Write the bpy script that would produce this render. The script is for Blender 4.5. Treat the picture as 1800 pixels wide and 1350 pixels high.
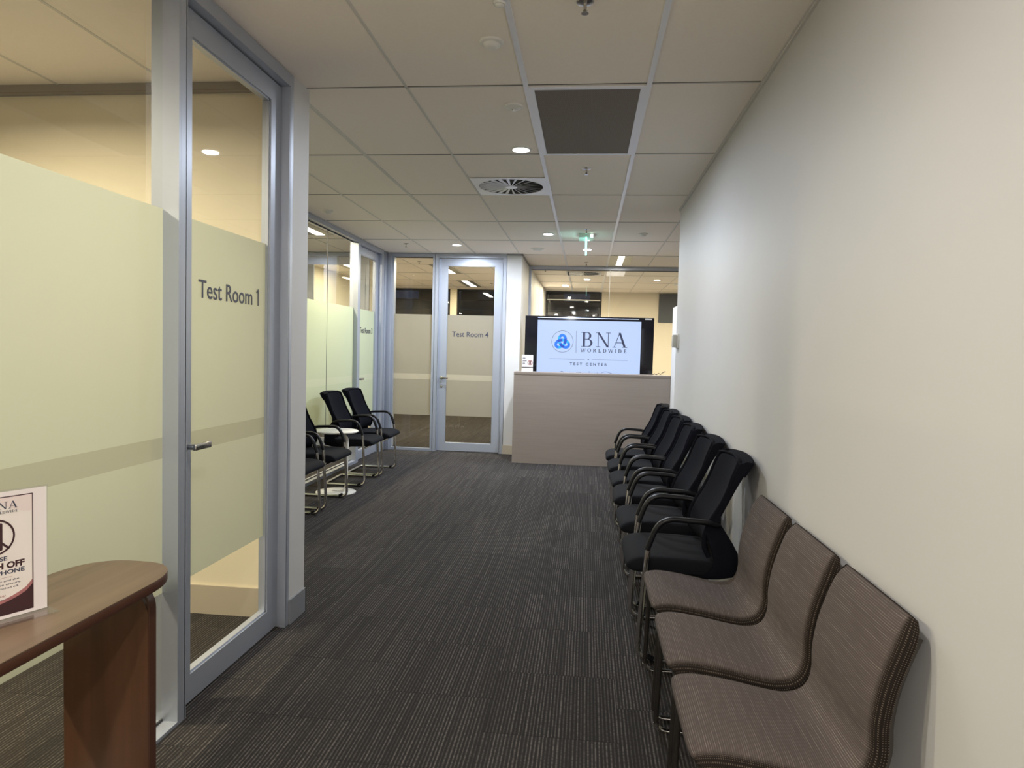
import bpy, bmesh, math, random
from mathutils import Vector, Matrix
random.seed(7)
PI = math.pi
S = bpy.context.scene
for _o in list(bpy.data.objects):
    bpy.data.objects.remove(_o, do_unlink=True)

# ------------------------------------------------------------------ camera
FPX = 1229.69
yaw, pit, rol = .1053, -.0469, .0253
CAMZ = 1.405
cy, sy, cp, sp = math.cos(yaw), math.sin(yaw), math.cos(pit), math.sin(pit)
fw = Vector((-sy*cp, cy*cp, sp)); r0 = Vector((cy, sy, 0)); u0 = r0.cross(fw)
rr = math.cos(rol)*r0 + math.sin(rol)*u0
uu = -math.sin(rol)*r0 + math.cos(rol)*u0
cam = bpy.data.cameras.new('camera'); camo = bpy.data.objects.new('camera', cam)
S.collection.objects.link(camo)
m = Matrix.Identity(4)
for i in range(3):
    m[i][0] = rr[i]; m[i][1] = uu[i]; m[i][2] = -fw[i]
m[0][3], m[1][3], m[2][3] = .3381, -3.4921, CAMZ
camo.matrix_world = m
cam.sensor_fit = 'HORIZONTAL'; cam.sensor_width = 36; cam.lens = 36*FPX/1800
cam.clip_start = .05; cam.clip_end = 200
S.camera = camo

# ------------------------------------------------------------------ world, exposure
w = bpy.data.worlds.new('night'); S.world = w; w.use_nodes = True
w.node_tree.nodes['Background'].inputs[0].default_value = (.010, .016, .04, 1)
w.node_tree.nodes['Background'].inputs[1].default_value = .35
S.view_settings.view_transform = 'Standard'; S.view_settings.look = 'None'
S.view_settings.exposure = 0.22; S.view_settings.gamma = 1.0
S.view_settings.use_curve_mapping = False

def area_light(name, loc, power, col, size, size_y=None, spread=180, parent=None, rot=(0, 0, 0)):
    l = bpy.data.lights.new(name, 'AREA'); l.energy = power; l.color = col
    l.spread = math.radians(spread)
    if size_y: l.shape = 'RECTANGLE'; l.size = size; l.size_y = size_y
    else: l.shape = 'DISK'; l.size = size
    o = bpy.data.objects.new(name, l); S.collection.objects.link(o)
    o.location = loc; o.rotation_euler = rot
    if parent: o.parent = parent
    return o
COOL = (.87, .94, 1.05); WARM = (1.0, .86, .62); NEUT = (1.0, .93, .83)
P_DOWN = 38; P_DOWN_NEAR = 19.5; P_ROOM1 = 50; P_ROOM3 = 54; P_ROOM4 = 58; P_BOARD = 150

# ------------------------------------------------------------------ helpers
C = S.collection
H = 2.713

def tag(o, label=None, cat=None, group=None, kind=None):
    if label: o['label'] = label
    if cat: o['category'] = cat
    if group: o['group'] = group
    if kind: o['kind'] = kind
    return o

def empty(name, loc=(0, 0, 0), rz=0):
    o = bpy.data.objects.new(name, None); C.objects.link(o)
    o.location = loc; o.rotation_euler = (0, 0, rz); o.empty_display_size = .1
    return o

class MB:
    def __init__(s): s.v = []; s.f = []; s.uv = {}
    def add(s, vs, fs):
        n = len(s.v); s.v += [tuple(x) for x in vs]; s.f += [tuple(n+i for i in f) for f in fs]; return s
    def box(s, a, b):
        x0, x1 = sorted((a[0], b[0])); y0, y1 = sorted((a[1], b[1])); z0, z1 = sorted((a[2], b[2]))
        return s.add([(x0,y0,z0),(x1,y0,z0),(x1,y1,z0),(x0,y1,z0),(x0,y0,z1),(x1,y0,z1),(x1,y1,z1),(x0,y1,z1)],
                     [(3,2,1,0),(4,5,6,7),(0,1,5,4),(1,2,6,5),(2,3,7,6),(3,0,4,7)])
    def quad(s, a, b, c, d): return s.add([a, b, c, d], [(0,1,2,3)])
    def disc(s, c, r, n=32, flip=False):
        vs = [(c[0]+r*math.cos(2*PI*i/n), c[1]+r*math.sin(2*PI*i/n), c[2]) for i in range(n)]
        f = tuple(range(n)); return s.add(vs, [f[::-1] if flip else f])
    def lathe(s, c, prof, n=32, sx=1, sy=1):
        vs = []; fs = []
        for r, z in prof:
            for i in range(n):
                a = 2*PI*i/n; vs.append((c[0]+r*sx*math.cos(a), c[1]+r*sy*math.sin(a), c[2]+z))
        for j in range(len(prof)-1):
            for i in range(n):
                k = (i+1) % n
                fs.append((j*n+i, j*n+k, (j+1)*n+k, (j+1)*n+i))
        fs.append(tuple(range(n))[::-1]); fs.append(tuple((len(prof)-1)*n+i for i in range(n)))
        return s.add(vs, fs)
    def tube(s, pts, r, n=10, sq=None):
        pts = [Vector(p) for p in pts]; vs = []; fs = []
        rs = r if isinstance(r, (list, tuple)) else [r]*len(pts)
        t0 = (pts[1]-pts[0]).normalized()
        up = Vector((0, 0, 1)) if abs(t0.z) < .9 else Vector((0, 1, 0))
        nrm = (up - t0*up.dot(t0)).normalized()
        for i, p in enumerate(pts):
            if i == 0: t = pts[1]-pts[0]
            elif i == len(pts)-1: t = pts[-1]-pts[-2]
            else: t = (pts[i+1]-p).normalized() + (p-pts[i-1]).normalized()
            t = t.normalized(); nrm = (nrm - t*nrm.dot(t)).normalized(); b = t.cross(nrm)
            for k in range(n):
                a = 2*PI*k/n
                q = (sq or (1, 1))
                vs.append(p + nrm*(math.cos(a)*rs[i]*q[0]) + b*(math.sin(a)*rs[i]*q[1]))
        for i in range(len(pts)-1):
            for k in range(n):
                j = (k+1) % n
                fs.append((i*n+k, i*n+j, (i+1)*n+j, (i+1)*n+k))
        fs.append(tuple(range(n))[::-1]); fs.append(tuple((len(pts)-1)*n+i for i in range(n)))
        return s.add(vs, fs)
    def prism(s, poly, fn, a, b):
        """poly: list of 2-D points, fn(p, t) -> 3-D point; extruded from t=a to t=b"""
        n = len(poly)
        vs = [fn(p, a) for p in poly] + [fn(p, b) for p in poly]
        fs = [tuple(range(n)), tuple(range(n, 2*n))[::-1]] + [(i, i+n, (i+1) % n + n, (i+1) % n) for i in range(n)]
        return s.add(vs, fs)
    def build(s, name, mat, parent=None, smooth=None, bevel=None, uv=None, subsurf=0, seg=2):
        me = bpy.data.meshes.new(name); me.from_pydata(s.v, [], s.f); me.validate()
        bm = bmesh.new(); bm.from_mesh(me); bmesh.ops.recalc_face_normals(bm, faces=bm.faces)
        if bevel:
            es = [e for e in bm.edges if len(e.link_faces) == 2 and e.calc_face_angle(0) > math.radians(35)]
            bmesh.ops.bevel(bm, geom=es, offset=bevel, segments=seg, profile=.5, affect='EDGES', clamp_overlap=True)
        bm.to_mesh(me); bm.free()
        if uv:
            lay = me.uv_layers.new(name='UVMap')
            for lp in me.loops: lay.data[lp.index].uv = uv[lp.vertex_index]
        me.materials.append(mat)
        o = bpy.data.objects.new(name, me); C.objects.link(o)
        if parent: o.parent = parent
        if smooth or bevel:
            for p in me.polygons: p.use_smooth = True
            me.set_sharp_from_angle(angle=math.radians(smooth or 40))
        if subsurf:
            md = o.modifiers.new('sub', 'SUBSURF'); md.levels = subsurf; md.render_levels = subsurf
        return o

def children(o): return [c for c in bpy.data.objects if c.parent == o]
def copy_tree(o, parent=None):
    c = o.copy(); C.objects.link(c); c.parent = parent
    for ch in children(o): copy_tree(ch, c)
    return c

def fillet(pts, r, n=6):
    """round the corners of a 3-D polyline"""
    pts = [Vector(p) for p in pts]; out = [pts[0]]
    rs = r if isinstance(r, (list, tuple)) else [r]*(len(pts)-2)
    for i in range(1, len(pts)-1):
        a, p, b = pts[i-1], pts[i], pts[i+1]
        da = (a-p); db = (b-p); q = min(rs[i-1], da.length*.49, db.length*.49)
        A = p+da.normalized()*q; B = p+db.normalized()*q
        for k in range(n+1):
            t = k/n; out.append(A*(1-t)**2 + p*2*t*(1-t) + B*t*t)
    out.append(pts[-1]); return out

# ------------------------------------------------------------------ materials
class NT:
    def __init__(s, name):
        s.m = bpy.data.materials.new(name); s.m.use_nodes = True; s.t = s.m.node_tree
        s.p = s.t.nodes['Principled BSDF']; s.out = s.t.nodes['Material Output']
    def n(s, typ, **kw):
        nd = s.t.nodes.new(typ)
        for k, v in kw.items():
            if k.startswith('i_'):
                key = k[2:]; key = int(key) if key.isdigit() else key.replace('_', ' ')
                s.set(nd.inputs[key], v)
            else: setattr(nd, k, v)
        return nd
    def set(s, sock, v):
        if isinstance(v, bpy.types.NodeSocket): s.t.links.new(v, sock)
        else: sock.default_value = v
    def math(s, op, a, b=0.0, c=0.0, clamp=False):
        nd = s.n('ShaderNodeMath', operation=op); nd.use_clamp = clamp
        s.set(nd.inputs[0], a); s.set(nd.inputs[1], b)
        if op in ('MULTIPLY_ADD', 'SMOOTH_MIN'): s.set(nd.inputs[2], c)
        return nd.outputs[0]
    def mix(s, f, a, b):
        nd = s.n('ShaderNodeMix', data_type='RGBA'); s.set(nd.inputs[0], f)
        s.set(nd.inputs[6], a if not isinstance(a, tuple) else a+(1,)*(4-len(a)))
        s.set(nd.inputs[7], b if not isinstance(b, tuple) else b+(1,)*(4-len(b))); return nd.outputs[2]
    def maprange(s, v, a, b, c, d):
        nd = s.n('ShaderNodeMapRange'); s.set(nd.inputs[0], v)
        for i, q in enumerate((a, b, c, d)): s.set(nd.inputs[i+1], q)
        return nd.outputs[0]
    def pr(s, **kw):
        for k, v in kw.items():
            s.set(s.p.inputs[k.replace('_', ' ')], (v+(1,)) if isinstance(v, tuple) and len(v) == 3 else v)
        return s.m
    def bump(s, h, st=.3, d=.002):
        b = s.n('ShaderNodeBump'); b.inputs['Strength'].default_value = st; b.inputs['Distance'].default_value = d
        s.set(b.inputs['Height'], h); s.t.links.new(b.outputs[0], s.p.inputs['Normal'])

def simple(name, col, rough=.5, metal=0.0, spec=.5, var=.0, scale=8, bump=0, bscale=200):
    t = NT(name); c = col
    tc = t.n('ShaderNodeTexCoord')
    if var:
        no = t.n('ShaderNodeTexNoise'); no.inputs['Scale'].default_value = scale
        t.set(no.inputs['Vector'], tc.outputs['Object'])
        c = t.mix(no.outputs['Fac'], tuple(x*(1-var) for x in col), tuple(min(1, x*(1+var)) for x in col))
    t.pr(Base_Color=c, Roughness=rough, Metallic=metal, Specular_IOR_Level=spec)
    if bump:
        nb = t.n('ShaderNodeTexNoise'); nb.inputs['Scale'].default_value = bscale
        t.set(nb.inputs['Vector'], tc.outputs['Object']); t.bump(nb.outputs['Fac'], bump, .001)
    return t.m

def emis(name, col, st):
    t = NT(name); t.pr(Base_Color=col, Emission_Color=col, Emission_Strength=st, Roughness=.5); return t.m

WALL = simple('wall_paint', (.60, .597, .595), .55, var=.02, scale=3, bump=.08, bscale=90)
WALLIN = simple('inner_wall_paint', (.82, .74, .58), .7, var=.03, scale=3)
CEIL = simple('ceiling_tile', (.97, .89, .82), .9, var=.025, scale=60, bump=.15, bscale=300)
GRID = simple('ceiling_grid_metal', (.88, .89, .96), .38, metal=.25)
GRIDN = simple('ceiling_grid_thin', (.70, .67, .64), .6)
GAP = simple('shadow_gap', (.05, .045, .04), .8)
ALU = simple('silver_aluminium', (.43, .465, .54), .40, metal=.45, var=.03, scale=4)
ALUD = simple('dark_gasket', (.05, .05, .055), .6)
STEEL = simple('satin_steel', (.55, .53, .50), .25, metal=1)
CHROME = simple('polished_chrome', (.82, .80, .77), .09, metal=1)
BLACKP = simple('black_plastic', (.006, .006, .008), .38, spec=.25)
BLACKM = simple('black_mesh_fabric', (.0055, .006, .0095), .9, spec=.06, var=.2, scale=400)
BLACKF = simple('black_fabric', (.0065, .0070, .0095), .9, spec=.15, var=.25, scale=500, bump=.3, bscale=900)
WHITEP = simple('white_plastic', (.78, .77, .74), .4)
WHITEL = simple('white_laminate', (.80, .77, .70), .3)
DARKIN = simple('dark_cavity', (.03, .03, .03), .9)
INK = simple('navy_grey_lettering', (.045, .05, .085), .5)
SKIRT = simple('grey_skirting', (.22, .23, .25), .45)
SKIRTB = simple('beige_skirting', (.50, .44, .36), .5)
GREYP = simple('grey_pinboard', (.065, .07, .08), .85, bump=.2)
BEIGEB = simple('switch_plastic', (.50, .49, .44), .5)
DMET = simple('dark_bronze_tube', (.06, .055, .05), .3, metal=.7)

def perforated():
    t = NT('perforated_panel'); tc = t.n('ShaderNodeTexCoord')
    sx = t.n('ShaderNodeSeparateXYZ'); t.set(sx.inputs[0], tc.outputs['Object'])
    a = t.math('SINE', t.math('MULTIPLY', sx.outputs[0], 2*PI/.011)); b = t.math('SINE', t.math('MULTIPLY', sx.outputs[1], 2*PI/.011))
    f = t.math('GREATER_THAN', t.math('MULTIPLY', a, b), .15)
    t.pr(Base_Color=t.mix(f, (.27, .23, .20), (.08, .068, .06)), Roughness=.7); return t.m
PERF = perforated()

def carpet():
    t = NT('striped_carpet'); tc = t.n('ShaderNodeTexCoord')
    sx = t.n('ShaderNodeSeparateXYZ'); t.set(sx.inputs[0], tc.outputs['Object'])
    X, Y = sx.outputs[0], sx.outputs[1]
    tx = t.math('FLOOR', t.math('DIVIDE', X, .5))
    ty = t.math('FLOOR', t.math('ADD', t.math('DIVIDE', Y, .5), t.math('MULTIPLY', tx, .5)))
    cv = t.n('ShaderNodeCombineXYZ'); t.set(cv.inputs[0], tx); t.set(cv.inputs[1], ty)
    wn = t.n('ShaderNodeTexWhiteNoise', noise_dimensions='2D'); t.set(wn.inputs['Vector'], cv.outputs[0])
    rid = wn.outputs['Value']
    # irregular spacing of the ribs
    j = t.n('ShaderNodeTexNoise', noise_dimensions='2D'); j.inputs['Scale'].default_value = 1
    jv = t.n('ShaderNodeCombineXYZ'); t.set(jv.inputs[0], t.math('MULTIPLY', X, 40)); t.set(jv.inputs[1], t.math('ADD', t.math('MULTIPLY', Y, 1.2), t.math('MULTIPLY', rid, 30)))
    t.set(j.inputs['Vector'], jv.outputs[0])
    ph = t.math('ADD', t.math('ADD', t.math('MULTIPLY', X, 1/.0135), t.math('MULTIPLY', rid, 7)), t.math('MULTIPLY', j.outputs['Fac'], .5))
    rid_i = t.math('FLOOR', ph)
    fr = t.math('FRACT', ph)
    rib = t.math('SUBTRACT', 1.0, t.math('ABSOLUTE', t.math('MULTIPLY_ADD', fr, 2.0, -1.0)))
    rib = t.maprange(rib, .42, .95, 0, 1)
    # yarn tufts along each rib
    dv = t.n('ShaderNodeCombineXYZ'); t.set(dv.inputs[0], t.math('MULTIPLY', rid_i, 3.7)); t.set(dv.inputs[1], t.math('MULTIPLY', Y, 75))
    dn = t.n('ShaderNodeTexNoise', noise_dimensions='2D'); dn.inputs['Scale'].default_value = 1; dn.inputs['Detail'].default_value = 1
    t.set(dn.inputs['Vector'], dv.outputs[0])
    lv = t.n('ShaderNodeCombineXYZ'); t.set(lv.inputs[0], rid_i); t.set(lv.inputs[1], ty)
    ln = t.n('ShaderNodeTexWhiteNoise', noise_dimensions='2D'); t.set(ln.inputs['Vector'], lv.outputs[0])
    amp = t.maprange(ln.outputs['Value'], 0, 1, .25, 1.0)
    k = t.math('MULTIPLY', t.math('MULTIPLY', rib, amp), t.maprange(dn.outputs['Fac'], .35, .65, .45, 1.15))
    fine = t.n('ShaderNodeTexNoise'); fine.inputs['Scale'].default_value = 320; t.set(fine.inputs['Vector'], tc.outputs['Object'])
    base = t.mix(fine.outputs['Fac'], (.014, .0128, .0124), (.034, .0305, .029))
    col = t.mix(k, base, (.140, .126, .117))
    tone = t.maprange(rid, 0, 1, .90, 1.10)
    mt = t.n('ShaderNodeMix', data_type='RGBA', blend_type='MULTIPLY'); mt.inputs[0].default_value = 1
    t.set(mt.inputs[6], col); cc = t.n('ShaderNodeCombineColor'); [t.set(cc.inputs[i], tone) for i in range(3)]; t.set(mt.inputs[7], cc.outputs[0])
    # seams between the tiles
    e1 = t.math('LESS_THAN', t.math('FRACT', t.math('ADD', t.math('DIVIDE', Y, .5), t.math('MULTIPLY', tx, .5))), .012)
    col2 = t.mix(t.math('MULTIPLY', e1, .6), mt.outputs[2], (.015, .014, .014))
    t.pr(Base_Color=col2, Roughness=.95, Specular_IOR_Level=.15)
    t.bump(t.math('ADD', k, t.math('MULTIPLY', fine.outputs['Fac'], .5)), .5, .003)
    return t.m
CARPET = carpet()

def wood(name, c1, c2, ax='Y', sc=1.0, rough=.35):
    t = NT(name); tc = t.n('ShaderNodeTexCoord'); mp = t.n('ShaderNodeMapping')
    t.set(mp.inputs['Vector'], tc.outputs['Object'])
    s = [14*sc, 14*sc, 14*sc]; s['XYZ'.index(ax)] = .8*sc; mp.inputs['Scale'].default_value = s
    n1 = t.n('ShaderNodeTexNoise'); n1.inputs['Scale'].default_value = 1; n1.inputs['Detail'].default_value = 6; n1.inputs['Distortion'].default_value = .6
    t.set(n1.inputs['Vector'], mp.outputs[0])
    mp2 = t.n('ShaderNodeMapping'); t.set(mp2.inputs['Vector'], tc.outputs['Object'])
    s2 = [90*sc]*3; s2['XYZ'.index(ax)] = 2*sc; mp2.inputs['Scale'].default_value = s2
    n2 = t.n('ShaderNodeTexNoise'); n2.inputs['Scale'].default_value = 1; n2.inputs['Detail'].default_value = 3
    t.set(n2.inputs['Vector'], mp2.outputs[0])
    f = t.math('ADD', t.math('MULTIPLY', t.maprange(n1.outputs['Fac'], .3, .7, 0, 1), .65), t.math('MULTIPLY', n2.outputs['Fac'], .4), clamp=True)
    t.pr(Base_Color=t.mix(f, c1, c2), Roughness=rough, Specular_IOR_Level=.5); return t.m
WOODT = wood('walnut_top', (.115, .070, .042), (.30, .205, .13), 'Y', .7, .32)
WOODL = wood('walnut_leg', (.075, .032, .015), (.145, .066, .032), 'Z', 1.0, .38)
WOODE = simple('walnut_edge_band', (.075, .030, .018), .35)
LAM = wood('taupe_laminate', (.27, .228, .200), (.305, .26, .228), 'X', 3, .5)
LAME = simple('taupe_edge', (.24, .20, .175), .5)

def tweed():
    t = NT('brown_thread_fabric'); uvn = t.n('ShaderNodeUVMap'); sx = t.n('ShaderNodeSeparateXYZ'); t.set(sx.inputs[0], uvn.outputs[0])
    U, V = sx.outputs[0], sx.outputs[1]
    rowf = t.math('DIVIDE', V, .0056); ri = t.math('FLOOR', rowf); fr = t.math('FRACT', rowf)
    band = t.math('SUBTRACT', 1.0, t.math('ABSOLUTE', t.math('MULTIPLY_ADD', fr, 2.0, -1.0)))
    line = t.maprange(band, .68, .96, 0, 1)
    dv = t.n('ShaderNodeCombineXYZ'); t.set(dv.inputs[0], t.math('MULTIPLY', U, 13)); t.set(dv.inputs[1], t.math('MULTIPLY', ri, 5.3))
    dn = t.n('ShaderNodeTexNoise', noise_dimensions='2D'); dn.inputs['Scale'].default_value = 1; dn.inputs['Detail'].default_value = 2
    t.set(dn.inputs['Vector'], dv.outputs[0])
    rwn = t.n('ShaderNodeTexWhiteNoise', noise_dimensions='1D'); t.set(rwn.inputs['W'], ri)
    dash = t.maprange(dn.outputs['Fac'], .32, .68, .22, 1)
    bead = t.math('ABSOLUTE', t.math('SINE', t.math('MULTIPLY', U, 900)))
    k = t.math('MULTIPLY', t.math('MULTIPLY', t.math('MULTIPLY', line, dash), t.maprange(rwn.outputs['Value'], 0, 1, .3, 1.05)), t.maprange(bead, 0, 1, .25, 1))
    fine = t.n('ShaderNodeTexNoise'); fine.inputs['Scale'].default_value = 700
    tc = t.n('ShaderNodeTexCoord'); t.set(fine.inputs['Vector'], tc.outputs['Object'])
    base = t.mix(fine.outputs['Fac'], (.052, .041, .039), (.110, .089, .083))
    edge = t.maprange(t.math('ABSOLUTE', U), .200, .222, 0, 1)
    dots = t.math('MULTIPLY', t.math('MAXIMUM', t.math('SINE', t.math('MULTIPLY', U, 2*PI/.0065)), 0), t.math('MAXIMUM', t.math('SINE', t.math('MULTIPLY', V, 2*PI/.0055)), 0))
    top = t.mix(k, base, (.36, .32, .285)); side = t.mix(dots, (.014, .010, .008), (.15, .12, .095))
    t.pr(Base_Color=t.mix(edge, top, side), Roughness=.95, Specular_IOR_Level=.2)
    t.bump(t.math('ADD', k, fine.outputs['Fac']), .35, .001); return t.m
TWEED = tweed()

def glass(name, tint=(1, 1, 1), refl=1.0):
    t = NT(name); g = t.n('ShaderNodeNewGeometry')
    dot = t.n('ShaderNodeVectorMath', operation='DOT_PRODUCT'); t.set(dot.inputs[0], g.outputs['Incoming']); t.set(dot.inputs[1], g.outputs['Normal'])
    c = t.math('ABSOLUTE', dot.outputs['Value'])
    f = t.math('MULTIPLY_ADD', t.math('POWER', t.math('SUBTRACT', 1.0, c), 5.0), .90, .075*refl)
    tr = t.n('ShaderNodeBsdfTransparent'); tr.inputs[0].default_value = tint+(1,)
    gl = t.n('ShaderNodeBsdfGlossy'); gl.inputs['Roughness'].default_value = .015
    mx = t.n('ShaderNodeMixShader'); t.set(mx.inputs[0], f); t.set(mx.inputs[1], tr.outputs[0]); t.set(mx.inputs[2], gl.outputs[0])
    t.t.links.new(mx.outputs[0], t.out.inputs[0]); t.t.nodes.remove(t.p); return t.m
GLASS = glass('clear_glass', (.93, .96, .93))
GLASSW = glass('window_glass', (.8, .85, .85), .8)

def film(name, col, diff=.45, clear=.0, gl=.04):
    t = NT(name)
    tl = t.n('ShaderNodeBsdfTranslucent'); tl.inputs[0].default_value = col+(1,)
    df = t.n('ShaderNodeBsdfDiffuse'); df.inputs[0].default_value = col+(1,)
    mx = t.n('ShaderNodeMixShader'); mx.inputs[0].default_value = diff; t.set(mx.inputs[1], tl.outputs[0]); t.set(mx.inputs[2], df.outputs[0])
    gs = t.n('ShaderNodeBsdfGlossy'); gs.inputs['Roughness'].default_value = .28
    m2 = t.n('ShaderNodeMixShader'); m2.inputs[0].default_value = gl; t.set(m2.inputs[1], mx.outputs[0]); t.set(m2.inputs[2], gs.outputs[0])
    last = m2
    if clear:
        tr = t.n('ShaderNodeBsdfTransparent'); m3 = t.n('ShaderNodeMixShader'); m3.inputs[0].default_value = clear
        t.set(m3.inputs[1], m2.outputs[0]); t.set(m3.inputs[2], tr.outputs[0]); last = m3
    t.t.links.new(last.outputs[0], t.out.inputs[0]); t.t.nodes.remove(t.p); return t.m
FILM = film('frosted_film', (.51, .545, .47))
FILMG = film('frosted_film_green', (.69, .78, .60))
BAND = film('band_painted_dim', (.40, .42, .36), .45, .06)  # clear strip; the dim room behind it is put into a darker colour

FILM4 = film('frosted_film_far', (.36, .345, .295)); BAND2 = film('band_painted_bright', (.74, .81, .64)); BAND4 = film('band_painted_bright_far', (.50, .48, .41))  # bands tinted lighter to stand for brighter rooms behind the clear strip
ACRYL = glass('clear_acrylic', (.97, .97, .98), 1.0)

# ------------------------------------------------------------------ lettering
def xf(o, origin, xd, up):
    """place mesh data drawn in x/y into 3-D: x -> xd, y -> up"""
    xd = Vector(xd).normalized(); up = Vector(up).normalized(); n = xd.cross(up)
    for v in o.data.vertices:
        p = v.co.copy(); v.co = Vector(origin) + xd*p.x + up*p.y + n*p.z
    return o

def text(name, body, cap, mat, origin, xd, up, parent=None, width=None, align='CENTER', ext=.0006, bold=0, shear=0):
    cu = bpy.data.curves.new(name, 'FONT'); cu.body = body
    cu.size = cap/.729; cu.align_x = align
    cu.extrude = ext; cu.offset = bold; cu.shear = shear; cu.resolution_u = 4
    to = bpy.data.objects.new(name, cu); C.objects.link(to)
    dg = bpy.context.evaluated_depsgraph_get(); dg.update()
    me = bpy.data.meshes.new_from_object(to.evaluated_get(dg)); bpy.data.objects.remove(to)
    me.materials.clear(); me.materials.append(mat)
    if width and len(me.vertices):
        xs = [v.co.x for v in me.vertices]; k = width/(max(xs)-min(xs)); c = (max(xs)+min(xs))/2 if align == 'CENTER' else 0
        for v in me.vertices: v.co.x = (v.co.x-c)*k
    o = bpy.data.objects.new(name, me); C.objects.link(o); xf(o, origin, xd, up)
    if parent: o.parent = parent
    return o

def serif_glyph(ch, T=.15, t=.045):
    """polygons (cap height 1) and advance width of a Roman capital"""
    sh = .04
    def R(x0, y0, x1, y1): return [(x0, y0), (x1, y0), (x1, y1), (x0, y1)]
    def bar(x0, y0, x1, y1, w_): return [(x0-w_/2, y0), (x0+w_/2, y0), (x1+w_/2, y1), (x1-w_/2, y1)]
    def ring(cx, cy_, rx, ry, a0, a1, Tx, ty_, n=18):
        o = [(cx+rx*math.cos(a0+(a1-a0)*i/n), cy_+ry*math.sin(a0+(a1-a0)*i/n)) for i in range(n+1)]
        q = [(cx+(rx-Tx)*math.cos(a0+(a1-a0)*i/n), cy_+(ry-ty_)*math.sin(a0+(a1-a0)*i/n)) for i in range(n+1)]
        return o + q[::-1]
    def ser(x, y, w_=.16): return R(x-w_, y, x+w_, y+sh)
    h = PI/2
    if ch == 'B': return [R(.12, 0, .12+T, 1), ser(.15, 0, .14), ser(.15, 1-sh, .14), R(.2, 1-t, .45, 1), R(.2, .5, .45, .5+t), R(.2, 0, .5, t),
                          ring(.42, .75, .27, .25, -h, h, T, t), ring(.46, .27, .32, .27, -h, h, T, t)], .86
    if ch == 'D': return [R(.12, 0, .12+T, 1), ser(.15, 0, .14), ser(.15, 1-sh, .14), R(.2, 1-t, .42, 1), R(.2, 0, .42, t), ring(.40, .5, .48, .5, -h, h, T, t)], .98
    if ch == 'R': return [R(.12, 0, .12+T, 1), ser(.19, 0, .19), ser(.15, 1-sh, .14), R(.2, 1-t, .44, 1), R(.2, .47, .44, .47+t), ring(.42, .735, .28, .265, -h, h, T, t),
                          bar(.80, 0, .45, .5, T), ser(.84, 0, .10)], .94
    if ch == 'N': return [R(.14, 0, .14+t, 1), bar(.82, 0, .16, 1, T), R(.82, 0, .82+t, 1), ser(.16, 0), ser(.84, 1-sh), R(.0, 1-sh, .2, 1)], 1.02
    if ch == 'A': return [bar(.08, 0, .44, 1, t), bar(.80, 0, .44, 1, T), R(.20, .30, .70, .30+t), ser(.10, 0, .13), ser(.80, 0, .17)], .94
    if ch == 'W': return [bar(.30, 0, .04, 1, T*.85), bar(.30, 0, .58, 1, t), bar(.86, 0, .58, 1, T*.85), bar(.86, 0, 1.14, 1, t),
                          ser(.06, 1-sh), ser(.58, 1-sh, .13), ser(1.14, 1-sh, .13)], 1.22
    if ch == 'O': return [ring(.5, .5, .47, .52, 0, PI, T, t), ring(.5, .5, .47, .52, PI, 2*PI, T, t)], 1.0
    if ch == 'L': return [R(.12, 0, .12+T, 1), ser(.19, 1-sh, .17), ser(.15, 0, .13), R(.2, 0, .66, t), R(.66-t, 0, .66, .26)], .74
    if ch == 'I': return [R(.12, 0, .12+T, 1), ser(.195, 0, .17), ser(.195, 1-sh, .17)], .40
    if ch == 'E': return [R(.12, 0, .12+T, 1), ser(.15, 0, .13), ser(.15, 1-sh, .13), R(.2, 0, .68, t), R(.2, 1-t, .64, 1), R(.2, .49, .5, .49+t), R(.68-t, 0, .68, .26), R(.64-t, .78, .64, 1), R(.5-t, .40, .5, .62)], .76
    return [], .5

def serif(name, body, cap, width, mat, origin, xd, up, parent=None, gap=.12, T=.15, ext=.0006, t=.045):
    polys = []; x = 0
    for ch in body:
        ps, a = serif_glyph(ch, T, t); polys += [[(px+x, py) for px, py in p] for p in ps]; x += a+gap
    x -= gap; k = width/x; mb = MB()
    for i, p in enumerate(polys):
        mb.prism([(a*k, b*cap) for a, b in p], lambda q, t: (q[0], q[1], t), 0, ext+i % 3*1e-5)
    o = mb.build(name, mat); xf(o, origin, xd, up)
    if parent: o.parent = parent
    return o

def flatring(mb, c, r, wd, n=40, ext=.0006):
    for i in range(n):
        a, b = 2*PI*i/n, 2*PI*(i+1)/n
        q = [(c[0]+R_*math.cos(g), c[1]+R_*math.sin(g)) for R_, g in ((r, a), (r, b), (r-wd, b), (r-wd, a))]
        mb.add([(x, y, ext) for x, y in q], [(0, 1, 2, 3)])
    return mb
def flatline(mb, pts, wd, ext=.0006):
    for (x0, y0), (x1, y1) in zip(pts, pts[1:]):
        d = Vector((x1-x0, y1-y0)); d.normalize(); n_ = Vector((-d.y, d.x))*wd/2; e = d*wd*.3
        mb.add([(x0-e.x+n_.x, y0-e.y+n_.y, ext), (x0-e.x-n_.x, y0-e.y-n_.y, ext), (x1+e.x-n_.x, y1+e.y-n_.y, ext), (x1+e.x+n_.x, y1+e.y+n_.y, ext)], [(0, 1, 2, 3)])
    return mb

# ------------------------------------------------------------------ room shell
def struct(name, mb, mat, label, cat='wall', **kw):
    return tag(mb.build(name, mat, **kw), label, cat, kind='structure')

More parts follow.
